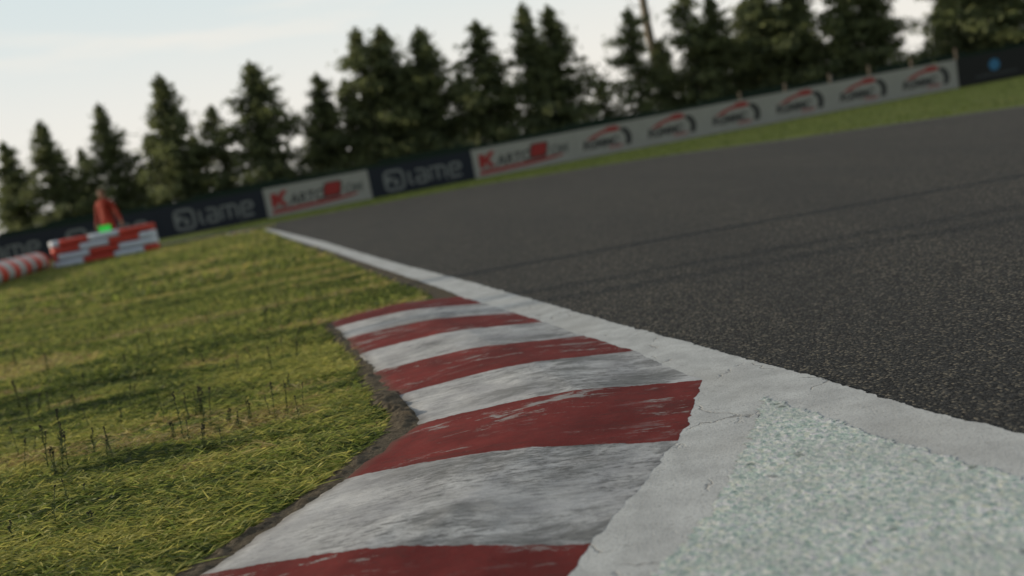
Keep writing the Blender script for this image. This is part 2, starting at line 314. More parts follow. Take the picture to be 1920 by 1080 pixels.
# bare earth along the kerb and along the line
DIRT = [(-1.70, .1), (-1.30, .93), (-1.01, 1.42), (-.79, 1.838), (-.592, 2.2), (-.525, 2.38), (-.435, 2.655), (-.435, 2.748), (-.495, 2.903), (-.535, 3.002), (-.735, 3.877), (-.98, 4.674), (-1.07, 5.0)]
o_ = rough(resample(catmull(DIRT, 4), 800), .016, 12, 12, 4); i_ = resample([(x+.03, y) for x, y in KERB_L[::-1]], 800)
v, f = [], []; NC = 14
for a, b in zip(o_, i_):
    for j in range(NC+1):
        t = j/NC; p = a*(1-t)+b*t; z = .001+.0085*math.sin(min(1, t*1.5)*math.pi*.5)+max(0, .010*fn(p[0], p[1], 22, 3, 4)*min(1, t*4)*(1-t)*2)
        lump = sum(.017*math.exp(-((p[0]-x)**2+(p[1]-y)**2)/r**2) for x, y, r in ((-.475, 2.99, .05), (-.385, 2.72, .06), (-.44, 2.86, .05)))
        v.append((p[0], p[1], z+lump*(.7+.5*fn(p[0], p[1], 30, 5, 4))))
for i in range(len(o_)-1):
    for j in range(NC): f.append((i*(NC+1)+j, i*(NC+1)+j+1, (i+1)*(NC+1)+j+1, (i+1)*(NC+1)+j))
from_py('earth_border_ground', v, f, EARTH, None, True)['kind'] = 'structure'
DL = [(-.30, 5.06), (-.40, 5.12), (-.51, 5.48), (-.80, 6.43), (-1.41, 8.506), (-2.13, 10.868), (-3.06, 14.092), (-4.65, 19.3)]
sheet('earth_strip_ground', [tuple(p) for p in rough(resample(DL, 300), .03, 5, 4)]+[(x+.03, y) for x, y in LINE_IN[1:-1]][::-1], .003, EARTH)
sheet('worn_verge_ground', [(-6, 24.0), (-7.2, 23.6), (-10, 24.3), (-14, 25.5), (-40, 32.5), (-40, 33.4), (-14, 26.3), (-10, 25.1), (-7.4, 24.3)], .005, VERGE)

# small far kerb on the inside of the next turn
pk = [(-5.62, 22.72), (-6.2, 23.3), (-6.5, 23.55)]; pr = resample(pk, 61); v, f, mi = [], [], []
for i, p in enumerate(pr):
    for j, (dx, z) in enumerate(((0, .008), (.10, .03), (.22, .035), (.32, .008))): v.append((p[0]-dx*.75, p[1]-dx*.9, z))
for i in range(60):
    for j in range(3): f.append((i*4+j, i*4+j+1, (i+1)*4+j+1, (i+1)*4+j)); mi.append((i//10) % 2)
fk = from_py('kerb', v, f, [plain('faded_red_paint', (.33, .12, .11), .6), plain('faded_white_paint', (.42, .41, .40), .6)], None, True, mi)
tag(fk, 'short faded pink kerb where the white line meets the far track edge', 'kerb')

# ------------------------------------------------------------------ grass blades (stuff) and weed stalks
rng = np.random.default_rng(7)
XM = np.array([(0.2, -1.62), (.93, -1.27), (1.42, -1.0), (1.838, -.778), (2.2, -.58), (2.38, -.513), (2.655, -.425), (2.748, -.425), (2.903, -.485), (3.0, -.525), (3.877, -.725), (4.674, -.98), (5.0, -1.06), (5.06, -.85), (5.15, -.5), (5.48, -.53), (6.43, -.82), (8.506, -1.43), (10.87, -2.16), (14.09, -3.1), (22.4, -5.6)])
def blades(name, n, y0, y1, ln, wd, lift, seed, label, power=1.0, tone0=.40, azs=.5, wave=.8):
    rg = np.random.default_rng(seed)
    y = y0+(y1-y0)*rg.random(n)**power
    xr = np.interp(y, XM[:, 0], XM[:, 1]); xl = -.60*y-.55
    x = xl+(xr-xl)*rg.random(n)
    pn = np.array([fn(a*.55, b*1.5, .9, 2, 3) for a, b in zip(x, y)]); pn2 = np.array([fn(a*.6, b*1.5, 3.2, 6, 2) for a, b in zip(x, y)])
    dry = np.clip((np.array([fn(a*.45, b*1.5, 1.7, 33, 3) for a, b in zip(x, y)])-.10)/.16, 0, 1)*np.clip((y-2.3)/.5, .05, 1)
    keep = rg.random(n) < np.clip(.74+pn2*wave, .15, 1)*(1-.5*dry); x, y, pn, pn2, dry = x[keep], y[keep], pn[keep], pn2[keep], dry[keep]; n = len(x)
    az = rg.normal(.08, azs, n)+np.pi*rg.integers(0, 2, n); el = np.abs(rg.normal(0, lift, n)); L = ln*rg.uniform(.45, 1.5, n); w = wd*rg.uniform(.6, 1.4, n)
    d = np.c_[np.cos(az)*np.cos(el), np.sin(az)*np.cos(el), np.sin(el)]; s = np.c_[-np.sin(az), np.cos(az), np.zeros(n)]
    tilt = rg.normal(0, .7, n); s = s*np.cos(tilt)[:, None]+np.array([0, 0, 1])*np.sin(tilt)[:, None]
    b = np.c_[x, y, rg.uniform(0, ln*.28, n)]; bend = rg.uniform(-.25, .15, n)*L
    mid = b+d*(L*.55)[:, None]; mid[:, 2] += np.abs(bend)*.35; tip = b+d*L[:, None]; tip[:, 2] += bend*.5; tip[:, 2] = np.maximum(tip[:, 2], .001)
    hw = (w*.5)[:, None]
    V = np.stack([b-s*hw, b+s*hw, mid+s*hw*.9, mid-s*hw*.9, tip], 1).reshape(-1, 3)
    me = bpy.data.meshes.new(name); me.vertices.add(n*5); me.vertices.foreach_set('co', V.ravel().astype(np.float32))
    i0 = np.arange(n)*5; lp = np.stack([i0, i0+1, i0+2, i0+3, i0+3, i0+2, i0+4], 1).ravel()
    me.loops.add(n*7); me.loops.foreach_set('vertex_index', lp.astype(np.int32))
    me.polygons.add(n*2); ls = np.stack([np.arange(n)*7, np.arange(n)*7+4], 1).ravel(); me.polygons.foreach_set('loop_start', ls.astype(np.int32)); me.polygons.foreach_set('loop_total', np.tile([4, 3], n).astype(np.int32))
    tone = np.clip(tone0+pn*.5*wave/.8+pn2*.45*wave/.8+rg.normal(0, .27, n)*(1-.6*dry), 0, .69); tone = tone*(1-dry)+np.clip(.78+rg.normal(0, .13, n), 0, 1)*dry
    at = me.attributes.new('tone', 'FLOAT', 'POINT'); at.data.foreach_set('value', np.repeat(tone, 5).astype(np.float32))
    me.update(calc_edges=True); me.validate()
    o = link(name, me, BLADE); o['kind'] = 'stuff'; tag(o, label, 'grass'); return o
blades('mown_grass', 170000, 1.2, 4.6, .030, .0034, .26, 1, 'flattened mown grass blades beside the near kerb', 1.0, .46)
blades('mown_grass', 150000, 4.4, 9.5, .040, .0048, .34, 2, 'rough mown grass on the middle of the infield', 1.1, .34, .5, .35)
blades('mown_grass', 100000, 9, 24, .065, .013, .40, 3, 'far green grass of the infield before the barriers', 1.1, .28, .5, .3)
blades('mown_grass', 9000, 1.2, 5.5, .070, .0026, .12, 5, 'long pale cut stalks lying on the near mown grass', 1.1, .58, .22)
# far verge tufts beyond the track
def verge():
    rg = np.random.default_rng(9); n = 30000
    fx = np.array([p[0] for p in FAR[1:]])[::-1]; fy = np.array([p[1] for p in FAR[1:]])[::-1]
    x = rg.uniform(-9, 20, n); y0 = np.where(x < 9.2, np.interp(x, fx, fy), 6.0); y = y0+.15+(35-y0)*rg.random(n)
    az = rg.uniform(0, 6.28, n); L = rg.uniform(.03, .08, n); d = np.c_[np.cos(az)*.6, np.sin(az)*.6, np.ones(n)*.7]; s = np.c_[-np.sin(az), np.cos(az), np.zeros(n)]*.012
    b = np.c_[x, y, np.zeros(n)]; V = np.stack([b-s, b+s, b+d*L[:, None]], 1).reshape(-1, 3)
    me = bpy.data.meshes.new('verge_grass'); me.from_pydata(V.tolist(), [], [(3*i, 3*i+1, 3*i+2) for i in range(n)])
    at = me.attributes.new('tone', 'FLOAT', 'POINT'); at.data.foreach_set('value', np.repeat(np.clip(rg.normal(.17, .09, n), 0, 1), 3).astype(np.float32))
    o = link('verge_grass', me, BLADE); o['kind'] = 'stuff'; tag(o, 'green verge between the track and the advertising boards', 'grass')
verge()

WEEDMAT = plain('weed_stalk', (.075, .10, .03), .8, .3, 30); SEED = plain('weed_seed', (.035, .034, .022), .9, .3, 40)
def weed(seed):
    rd = random.Random(seed); root = empty('weed_stalk', (0, 0, 0)); bm = bmesh.new(); bs = bmesh.new()
    for q in range(rd.randint(1, 3)):
        x0, y0 = rd.uniform(-.012, .012), rd.uniform(-.012, .012); h = rd.uniform(.75, 1.0)*.15 if q else .15
        lx, ly = rd.uniform(-.012, .012), rd.uniform(-.012, .012)
        pts = [(x0+lx*t*t, y0+ly*t*t, h*t) for t in (0, .35, .7, 1)]
        add_tube(bm, pts, [.0012, .0011, .0009, .0007], 5)
        for i in range(30):
            t = rd.uniform(.02, .8); a = rd.uniform(0, 6.28); l = rd.uniform(.006, .022)*(1.15-t); p = Vector((x0+lx*t*t, y0+ly*t*t, h*t)); e = p+Vector((math.cos(a)*l, math.sin(a)*l, l*.9)); s = Vector((-math.sin(a), math.cos(a), 0))*.0026
            bm.faces.new([bm.verts.new(c) for c in (p, (p+e)/2+s, e, (p+e)/2-s)])
        for i in range(rd.randint(12, 18)):
            t = 1-rd.random()**1.6*.36; a = rd.uniform(0, 6.28); r = rd.uniform(.001, .0045); p = Vector((x0+lx*t*t+math.cos(a)*r, y0+ly*t*t+math.sin(a)*r, h*t))
            g = bmesh.ops.create_icosphere(bs, subdivisions=1, radius=rd.uniform(.0013, .0022)*(1.3 if t > .85 else .8))
            for vv in g['verts']: vv.co = Vector((vv.co.x, vv.co.y, vv.co.z*1.7))+p
    from_bm('stem', bm, WEEDMAT, root); from_bm('seed_head', bs, SEED, root)
    return root
WEEDS = [(-1.572, 3.039, .199), (-1.572, 2.931, .175), (-1.651, 2.802, .117), (-1.482, 2.817, .168), (-1.448, 2.822, .16), (-1.498, 2.825, .118), (-1.355, 2.913, .13), (-1.346, 2.866, .094), (-1.32, 3.303, .108), (-1.138, 2.95, .167), (-1.123, 2.946, .07), (-1.188, 3.009, .063), (-1.124, 3.141, .131), (-1.085, 3.097, .138), (-1.202, 3.307, .088), (-1.552, 3.635, .107), (-1.914, 4.015, .129), (-1.884, 3.831, .079), (-1.531, 3.42, .061), (-.856, 3.029, .126), (-.803, 3.026, .112), (-.77, 3.063, .1), (-.88, 3.077, .073), (-1.026, 3.09, .055), (-.971, 3.023, .054), (-1.616, 3.02, .108), (-1.263, 2.31, .105), (-1.303, 2.489, .075), (-1.28, 2.543, .038), (-1.152, 2.275, .039), (-1.341, 2.258, .055), (-1.851, 4.87, .127), (-2.631, 5.548, .122), (-2.723, 6.255, .126), (-1.534, 5.107, .089), (-2.15, 5.424, .088), (-1.942, 6.732, .124), (-1.795, 6.86, .158), (-1.604, 6.625, .095), (-1.924, 5.217, .121), (-2.701, 5.847, .101), (-2.257, 4.104, .144), (-2.027, 3.743, .11), (-1.192, 4.074, .072), (-1.325, 4.079, .06), (-1.058, 4.421, .072), (-1.923, 4.504, .105), (-2.61, 5.114, .119), (-3.037, 5.598, .113), (-1.873, 5.655, .098), (-1.28, 6.227, .079), (-2.982, 8.824, .126), (-3.174, 8.093, .13), (-1.174, 6.601, .076), (-.851, 5.699, .066), (-4.696, 8.76, .15), (-4.053, 8.363, .134), (-4.225, 9.848, .146), (-1.811, 8.117, .084), (-3.164, 10.548, .108)]
wr = random.Random(21)
for q in range(130):
    y = 2.7+7.5*wr.random(); x = float(np.interp(y, XM[:, 0], XM[:, 1]))-.12-wr.random()**.9*(.42*y)
    WEEDS.append((x, y, wr.uniform(.05, .115)))
protos = [weed(s) for s in range(6)]
for i, (x, y, h) in enumerate(WEEDS):
    rz = random.Random(i).uniform(0, 6.28); s = h*(.85 if i < 8 else 1)/.15; wsc = max(.75, s)*.95
    if i < 6: w = protos[i]; w.location = (x, y, 0); w.rotation_euler = (0, 0, rz); w.scale = (wsc, wsc, s)
    else: w = copy_thing(protos[i % 6], (x, y, 0), rz, (wsc, wsc, s))
    w.rotation_mode = 'ZYX'; w.rotation_euler = (R(random.Random(i+50).gauss(0, 3)), R(random.Random(i+90).gauss(5, 3)), rz)
    tag(w, 'thin dark weed stalk with tiny seed heads standing up from the mown grass', 'weed', 'weed stalks in the grass')

# ------------------------------------------------------------------ advertising boards
B0 = Vector((-8.15, 33.85)); BDIR = Vector((1, .054)).normalized(); BANG = math.atan(.054); BH = 1.065
def bpt(s, off=0): p = B0+BDIR*s+Vector((-BDIR.y, BDIR.x))*off; return (p.x, p.y, 0)
def poly(bm, pts, y=-.004, mi=0):
    ps = [Vector((a, b, 0)) for a, b in pts]; vs = [bm.verts.new((a, y, b)) for a, b in pts]
    for t in tessellate_polygon([ps]):
        q = [vs[i] for i in t]; n = (q[1].co-q[0].co).cross(q[2].co-q[0].co)
        try: bm.faces.new(q if n.y < 0 else q[::-1]).material_index = mi
        except ValueError: pass
def stroke(bm, pts, w, y=-.004, mi=0, closed=False):
    ps = [Vector(p) for p in pts]; n = len(ps); L, Rr = [], []
    for i in range(n):
        a = ps[(i-1) % n] if closed or i else ps[i]; b = ps[(i+1) % n] if closed or i < n-1 else ps[i]
        t = (b-a).normalized(); nn = Vector((-t.y, t.x))*(w/2); L.append(ps[i]+nn); Rr.append(ps[i]-nn)
    for i in range(n if closed else n-1):
        j = (i+1) % n; poly(bm, [L[i], Rr[i], Rr[j], L[j]], y, mi)
def rrect(x0, z0, x1, z1, r, n=5):
    out = []
    for cx, cz, a0 in ((x1-r, z1-r, 0), (x0+r, z1-r, 90), (x0+r, z0+r, 180), (x1-r, z0+r, 270)):
        out += [(cx+r*math.cos(R(a0+90*i/n)), cz+r*math.sin(R(a0+90*i/n))) for i in range(n+1)]
    return out
def text_mesh(name, txt, size, x, z, mat, parent, shear=0, sx=1, y=-.004, bold=0):
    cu = bpy.data.curves.new(name, 'FONT'); cu.body = txt; cu.size = size; cu.shear = shear; cu.offset = bold
    to = bpy.data.objects.new(name, cu); COL.objects.link(to)
    me = bpy.data.meshes.new_from_object(to.evaluated_get(bpy.context.evaluated_depsgraph_get()))
    bpy.data.objects.remove(to); me.transform(Matrix(((sx, 0, 0, x), (0, 0, 1, y), (0, 1, 0, z), (0, 0, 0, 1))))
    me.flip_normals() if me.polygons and me.polygons[0].normal.y > 0 else None
    return link(name, me, mat, parent)
def board(s, w, mat, label):
    rt_ = empty('advertising_board', bpt(s), BANG, label=label, cat='advertising board', group='advertising boards along the far side of the track')
    bm = bmesh.new(); add_box(bm, .004, w-.004, 0, .05, -.02, BH, .006); from_bm('panel', bm, mat, rt_)
    for q in range(max(2, int(w/1.3))+1):
        xx = .1+(w-.2)*q/max(2, int(w/1.3)); bm = bmesh.new(); add_box(bm, xx-.025, xx+.025, .052, .10, -.05, BH-.12); from_bm('back_post', bm, STEEL, rt_)
    return rt_
def engine_logo(rt_):
    bm = bmesh.new(); x0, x1, z0, z1 = .50, 1.28, .13, .91
    stroke(bm, rrect(x0+.06, z0+.06, x1-.06, z1-.06, .16, 6), .105, mi=0, closed=True)
    poly(bm, [(x0+.10, .72), (x0+.36, .62), (x0+.18, .40), (x0+.10, .46)]); poly(bm, [(x0+.40, .56), (x0+.53, .50), (x0+.54, .36), (x0+.46, .30), (x0+.36, .36), (x0+.34, .46)])
    poly(bm, [(x0+.28, .66), (x0+.30, .60), (x0+.47, .60), (x0+.46, .52), (x0+.40, .50), (x0+.36, .64)])
    from_bm('emblem', bm, LET_W, rt_)
    bm = bmesh.new(); w = .095; b, t = .27, .73; x = 1.45
    def arc(cx, cz, rx, rz, a0, a1, n=10): return [(cx+rx*math.cos(R(a0+(a1-a0)*i/n)), cz+rz*math.sin(R(a0+(a1-a0)*i/n))) for i in range(n+1)]
    stroke(bm, [(x, t), (x, b+.08), (x+.06, b+.01), (x+.12, b)], w, mi=0)
    x = 1.70                                     # a
    stroke(bm, [(x, t)]+[(x+.22, t)]+arc(x+.22, t-.12, .14, .12, 90, 0, 5)+[(x+.36, b)], w); stroke(bm, [(x+.36, b), (x+.10, b)]+arc(x+.10, b+.11, .10, .11, 270, 90, 8)+[(x+.36, b+.22)], w)
    x = 2.22                                     # m
    stroke(bm, [(x, b), (x, t), (x+.40, t)]+arc(x+.40, t-.12, .14, .12, 90, 0, 5)+[(x+.54, b)], w); stroke(bm, [(x+.27, t), (x+.27, b)], w)
    x = 2.92                                     # e
    stroke(bm, [(x+.42, b), (x+.14, b)]+arc(x+.14, b+.12, .12, .12, 270, 180, 5)+arc(x+.14, t-.12, .12, .12, 180, 90, 5)+[(x+.30, t)]+arc(x+.30, t-.11, .12, .11, 90, -90, 8)+[(x+.1, t-.22)], w)
    from_bm('lettering', bm, LET_W, rt_)
    text_mesh('small_lettering', 'engines', .11, 2.75, .13, LET_G, rt_, sx=1.1)
def kart_logo(rt_):
    bm = bmesh.new()                             # big red K
    poly(bm, [(.22, .36), (.30, .36), (.40, .36), (.44, .52), (.58, .36), (.80, .36), (.60, .60), (.86, .90), (.66, .90), (.46, .70), (.46, .84), (.24, .84)])
    from_bm('initial', bm, LET_R, rt_)
    bm = bmesh.new(); poly(bm, [(.28, .33), (.44, .30), (.70, .30), (.84, .33), (.84, .36), (.28, .36)], -.003); from_bm('initial_shadow', bm, LET_G, rt_)
    text_mesh('lettering', 'ARTC', .52, .86, .34, LET_K, rt_, .2, .92, bold=.012)
    bm = bmesh.new(); poly(bm, [(a+(b-.6)*.25, b) for a, b in rrect(2.16, .42, 2.72, .86, .10)]); from_bm('red_block', bm, LET_R, rt_)
    bm = bmesh.new(); poly(bm, [(a+(b-.6)*.25, b) for a, b in rrect(2.10, .34, 2.78, .90, .11)], -.0025); from_bm('red_block_outline', bm, LET_K, rt_)
    text_mesh('end_lettering', 'OM', .44, 2.84, .39, LET_G, rt_, .2, .95, bold=.02)
    bm = bmesh.new(); poly(bm, [(.20, .12), (.9, .135), (2.0, .18), (2.9, .24), (3.35, .31), (3.30, .355), (2.6, .33), (1.6, .29), (.8, .265), (.20, .255)]); from_bm('underline', bm, LET_R, rt_)
def tyre_logo(rt_, x):
    bm = bmesh.new()
    poly(bm, [(x+.28, .62), (x+.62, .78), (x+.98, .90), (x+1.08, .90), (x+1.10, .97), (x+1.42, .99), (x+1.60, .93), (x+1.60, .82), (x+1.35, .79), (x+1.12, .80), (x+.9, .77), (x+.6, .65)]); from_bm('car_swoosh', bm, LET_R, rt_)
    bm = bmesh.new(); a = [(x+1.64+.36*math.cos(R(t)), .50+.40*math.sin(R(t))) for t in range(84, -50, -10)]; b = [(x+1.54+.24*math.cos(R(t)), .48+.30*math.sin(R(t))) for t in range(-44, 84, 10)]
    poly(bm, a+b); from_bm('tyre_mark', bm, LET_K, rt_)
    text_mesh('lettering', 'RGMMC', .40, x+.14, .32, LET_K, rt_, .2, .93, bold=.016)
    text_mesh('small_lettering', 'GROUP', .16, x+1.10, .19, LET_P, rt_, .2, .95, bold=.006)
PW = 3.80
names = [(-3, 'navy', 'navy advertising board cut off by the left picture edge beyond the striped log'), (-2, 'navy', 'navy advertising board half hidden behind the stacked red and white barrier'),
         (-1, 'navy', 'navy advertising board just right of the stacked barrier, beside the white one'), (0, 'white', 'white board with red initial between the two clearly readable navy boards'),
         (1, 'navy', 'navy advertising board standing between two white boards with red initials'), (2, 'white', 'white board with red initial beside the long row of tyre logos')]
for i, c, lb in names:
    r_ = board(i*PW, PW, NAVY if c == 'navy' else BWHITE, lb)
    (engine_logo if c == 'navy' else kart_logo)(r_)
r_ = board(3*PW, 14.66, BWHITE, 'very long white board repeating six logos of red car and black tyre')
for q in range(6): tyre_logo(r_, .12+q*2.443)
r_ = board(3*PW+14.66, 3.8, BBLACK, 'black advertising board with a blue disc at the far right')
bm = bmesh.new(); poly(bm, [(1.45+.215*math.cos(t*math.pi/12), .62+.215*math.sin(t*math.pi/12)) for t in range(24)]); from_bm('disc', bm, LET_B, r_)
bm = bmesh.new(); rd = random.Random(4); x = .68
while x < 2.3:
    w = rd.uniform(.04, .09); poly(bm, rrect(x, .22, x+w, .22+rd.choice((.10, .10, .14)), .015, 2)); x += w+.03
from_bm('lettering', bm, LET_D, r_)

# ------------------------------------------------------------------ fence, fence posts behind the boards
fr_ = empty('mesh_fence', bpt(-30, 2.0), BANG, label='dark green netting fence running behind the advertising boards', cat='fence')
bm = bmesh.new()
for q in range(40): add_box(bm, q*1.8-.01, q*1.8+1.79, -.006, .006, .02, 1.30+.07*math.sin(q*1.7)); 
from_bm('netting', bm, NET, fr_)
for q in range(0, 41):
    bm = bmesh.new(); add_tube(bm, [(q*1.8, .05, 0), (q*1.8, .05, 1.34)], .03, 8); from_bm('fence_post', bm, plain('dark_green_steel', (.02, .04, .03), .5) if q == 0 else bpy.data.materials['dark_green_steel'], fr_)
def wpost(s, h, n):
    bm = bmesh.new(); add_tube(bm, [(0, 0, 0), (.004, 0, h*.6), (0, 0, h-.02), (0, 0, h)], [.06, .057, .055, .045], 10)
    o = from_bm('wooden_post', bm, POST); o.location = bpt(s, .35); o.rotation_euler = (R(n % 3-1), R((n*7) % 5-2)*.7, 0)
    return o
for n, (s, h, lb) in enumerate([(17.9, 1.36, 'leftmost stubby wooden post showing above the long white board'), (19.6, 1.38, 'wooden post above the third tyre logo of the long board'), (21.3, 1.42, 'wooden post above the fourth tyre logo of the long board'),
        (22.9, 1.45, 'wooden post above the fifth tyre logo of the long board'), (24.5, 1.42, 'wooden post above the last tyre logo of the long board'), (26.3, 1.48, 'wooden post at the join of white and black boards')]):
    tag(wpost(s, h, n), lb, 'post', 'wooden posts behind the boards')

# ------------------------------------------------------------------ trees
def conifer(seed, h, r, dens=1.0, lean=.0, z0=.10, shape=.85, trunkmat=None, bare=0):
    rg = np.random.default_rng(seed); P, T = [], []
    root = empty('conifer_tree', (0, 0, 0))
    bm = bmesh.new(); add_tube(bm, [(lean*(t**1.5)*h+.05*math.sin(t*9+seed), .05*math.cos(t*7+seed), t*h*.97) for t in np.linspace(0, 1, 9)], [h*.022*(1.05-t) for t in np.linspace(0, 1, 9)], 8)
    nb = int(150*dens*(h/6.5)); lobes = rg.uniform(0, 6.28, 5)
    for i in range(nb):
        u = (i+.5)/nb; z = h*(z0+(1-z0)*u**.92); az = rg.uniform(0, 6.28)
        if z < h*bare: continue
        lr = r*(1-(z/h))**shape*(.74+.30*math.sin(az*2+lobes[0]+z*.9)*.6+.30*math.sin(az*3+lobes[1]-z*1.7)*.5)*rg.uniform(.5, 1.2)+.06
        if rg.random() < .14: lr *= rg.uniform(1.15, 1.5)
        if z < h*.38: lr *= rg.choice([.25, .7, 1.05], p=[.24, .3, .46])
        up = .42*(z/h)-.12+rg.normal(0, .10); t0 = Vector((lean*((z/h)**1.5)*h, 0, z)); d = Vector((math.cos(az), math.sin(az), up)).normalized(); tip = t0+d*lr
        add_tube(bm, [t0, t0+d*lr*.5+Vector((0, 0, .03)), tip], [.028*(1.1-u), .016*(1.1-u)+.003, .004], 4, cap=False)
        m = int(lr*70*dens)+12
        q = rg.random(m)**.7; spread = (.06+.24*lr**.6*q*(1.2-q)*1.4)*rg.choice([.7, 1.0, 1.7], m, p=[.3, .5, .2])
        base = np.array(t0)[None]+np.array(d)[None]*(lr*q)[:, None]; base[:, 2] -= .10*lr*q**2
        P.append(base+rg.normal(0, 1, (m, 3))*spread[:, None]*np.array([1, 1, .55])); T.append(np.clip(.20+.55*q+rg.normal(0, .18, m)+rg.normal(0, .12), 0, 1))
    for q in range(34):      # the leader
        zz = h*(.90+.13*q/34); P.append(np.array([[lean*h, 0, zz]])+rg.normal(0, .13*(1.06-q/34), (4, 3))*np.array([1, 1, .4])); T.append(np.full(4, .5))
    P = np.vstack(P); T = np.concatenate(T); n = len(P)
    a = rg.normal(0, 1, (n, 3)); a /= np.linalg.norm(a, axis=1)[:, None]; b = np.cross(a, rg.normal(0, 1, (n, 3))); b /= np.linalg.norm(b, axis=1)[:, None]
    L = rg.uniform(.08, .17, n)[:, None]; Wd = rg.uniform(.03, .065, n)[:, None]
    V = np.stack([P-a*L, P-b*Wd, P+a*L, P+b*Wd], 1).reshape(-1, 3)
    me = bpy.data.meshes.new('crown'); me.vertices.add(4*n); me.vertices.foreach_set('co', V.ravel().astype(np.float32)); me.loops.add(4*n); me.loops.foreach_set('vertex_index', np.arange(4*n, dtype=np.int32))
    me.polygons.add(n); me.polygons.foreach_set('loop_start', np.arange(0, 4*n, 4, dtype=np.int32)); me.polygons.foreach_set('loop_total', np.full(n, 4, np.int32))
    at = me.attributes.new('tone', 'FLOAT', 'POINT'); at.data.foreach_set('value', np.repeat(T, 4).astype(np.float32)); me.update(calc_edges=True)
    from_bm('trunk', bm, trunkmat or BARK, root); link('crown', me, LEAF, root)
    return root
PROTO = [conifer(11, 6.5, 3.1, 1.0, 0, .03, .92), conifer(12, 6.5, 2.6, .95, .01, .03, .78), conifer(13, 6.5, 3.5, 1.05, -.01, .02, .85), conifer(14, 6.5, 2.8, .68, .02, .03, .78), conifer(15, 6.5, 3.2, .82, .0, .03, .62)]
used = set()
def tree(i, x, y, h, rs=1.0, rz=0, label='', group='conifers behind the advertising boards'):
    s = h/6.5; sc = (s*rs, s*rs, s)
    if i not in used: used.add(i); t = PROTO[i]; t.location = (x, y, 0); t.rotation_euler = (0, 0, rz); t.scale = sc
    else: t = copy_thing(PROTO[i], (x, y, 0), rz, sc)
    tag(t, label, 'tree', group); return t
TR = [(1, -20.1, 40.5, 4.95, 1.0, 'narrow conifer cut off by the left picture edge'), (0, -18.1, 40.0, 5.45, .95, 'second conifer from the left edge, above the striped log'), (3, -17.2, 41.2, 4.2, .95, 'short conifer leaning on the second tree from the left edge'),
      (2, -15.5, 40.0, 5.7, .72, 'dark conifer directly behind the marshal'), (3, -14.1, 41.0, 4.3, .85, 'small thin conifer filling the gap right of the marshal'), (0, -12.75, 39.8, 6.35, 1.0, 'tall pointed conifer above the right end of the stacked barrier'),
      (3, -11.2, 40.8, 4.9, 1.15, 'bushy shorter conifer right of the tall pointed one'), (2, -9.0, 39.7, 6.2, 1.0, 'broad dense conifer left of the first white board'), (1, -6.5, 40.2, 5.3, 1.0, 'slim conifer behind the first white board'),
      (3, -5.35, 41.0, 5.0, .9, 'thin conifer squeezed beside the tallest dense cluster'), (4, -4.4, 39.6, 6.7, .82, 'tall flat-topped conifer at the left of the dense cluster'), (1, -3.5, 40.3, 6.7, 1.05, 'tall conifer at the middle of the dense cluster'),
      (2, -1.9, 39.8, 6.3, 1.0, 'wide rounded conifer behind the second navy board'), (1, .45, 40.0, 6.15, 1.1, 'conifer above the start of the second white board'), (0, 2.55, 39.9, 6.5, .85, 'left one of the twin pointed conifers'), (0, 3.6, 40.2, 6.25, 1.05, 'right one of the twin pointed conifers'),
      (3, 5.45, 41.4, 3.1, 1.0, 'low dark bushy conifer in the bright gap beside the pale trunk'), (4, 6.9, 40.2, 5.6, .75, 'ragged conifer with many sky gaps left of the pale trunk'), (3, 8.1, 41.3, 4.2, 1.2, 'low thin conifer right behind the pale trunk'),
      (3, 9.3, 39.9, 6.1, 1.0, 'open conifer with wispy top right of the pale trunk'), (2, 10.3, 40.2, 5.5, .8, 'dark conifer beside the wispy topped one'), (1, 12.3, 39.8, 6.0, 1.15, 'tall conifer behind the fourth tyre logo'), (2, 13.8, 40.3, 6.1, .85, 'dense conifer whose top leaves the picture over the fifth tyre logo'),
      (0, 15.9, 39.8, 6.3, 1.0, 'greenish conifer left of the bright notch near the right end'), (2, 17.2, 40.4, 5.3, .9, 'spreading conifer at the left side of the bright right-hand notch'), (4, 20.6, 39.6, 6.2, 1.05, 'broad conifer right of the bright notch, over the black board'), (2, 22.6, 40.3, 5.2, 1.0, 'conifer cut off by the right picture edge'),
      (1, 24.8, 39.8, 6.2, 1.0, 'conifer just outside the right picture edge')]
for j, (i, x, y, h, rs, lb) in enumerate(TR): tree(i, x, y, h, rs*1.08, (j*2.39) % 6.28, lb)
for j, (x, y, h, rs) in enumerate([(-22.5, 45, 4.3, 1), (-19.6, 46, 3.3, 1.2), (-17, 47, 3.4, 1.3), (-13.5, 45, 4.2, 1.3), (-10.4, 45.5, 4.6, 1.0), (-8.0, 46, 3.9, 1.1), (-5.0, 45, 4.6, 1.05), (-2.9, 45, 5.6, 1.25), (-.6, 45, 4.8, 1.1), (1.4, 46, 4.0, 1.1), (9.2, 46.5, 4.0, 1.0), (11.2, 46, 5.0, 1.3), (13.2, 45, 5.6, 1.3), (15.4, 45, 5.6, 1.3), (18.0, 46, 4.2, 1.3), (22.6, 45, 4.6, 1.3), (25.2, 46, 5.4, 1.3)]):
    tree((j*3+1) % 5, x, y, h, rs, j*1.7, 'smaller conifer of the second row seen through gaps in the front trees', 'second row of conifers')
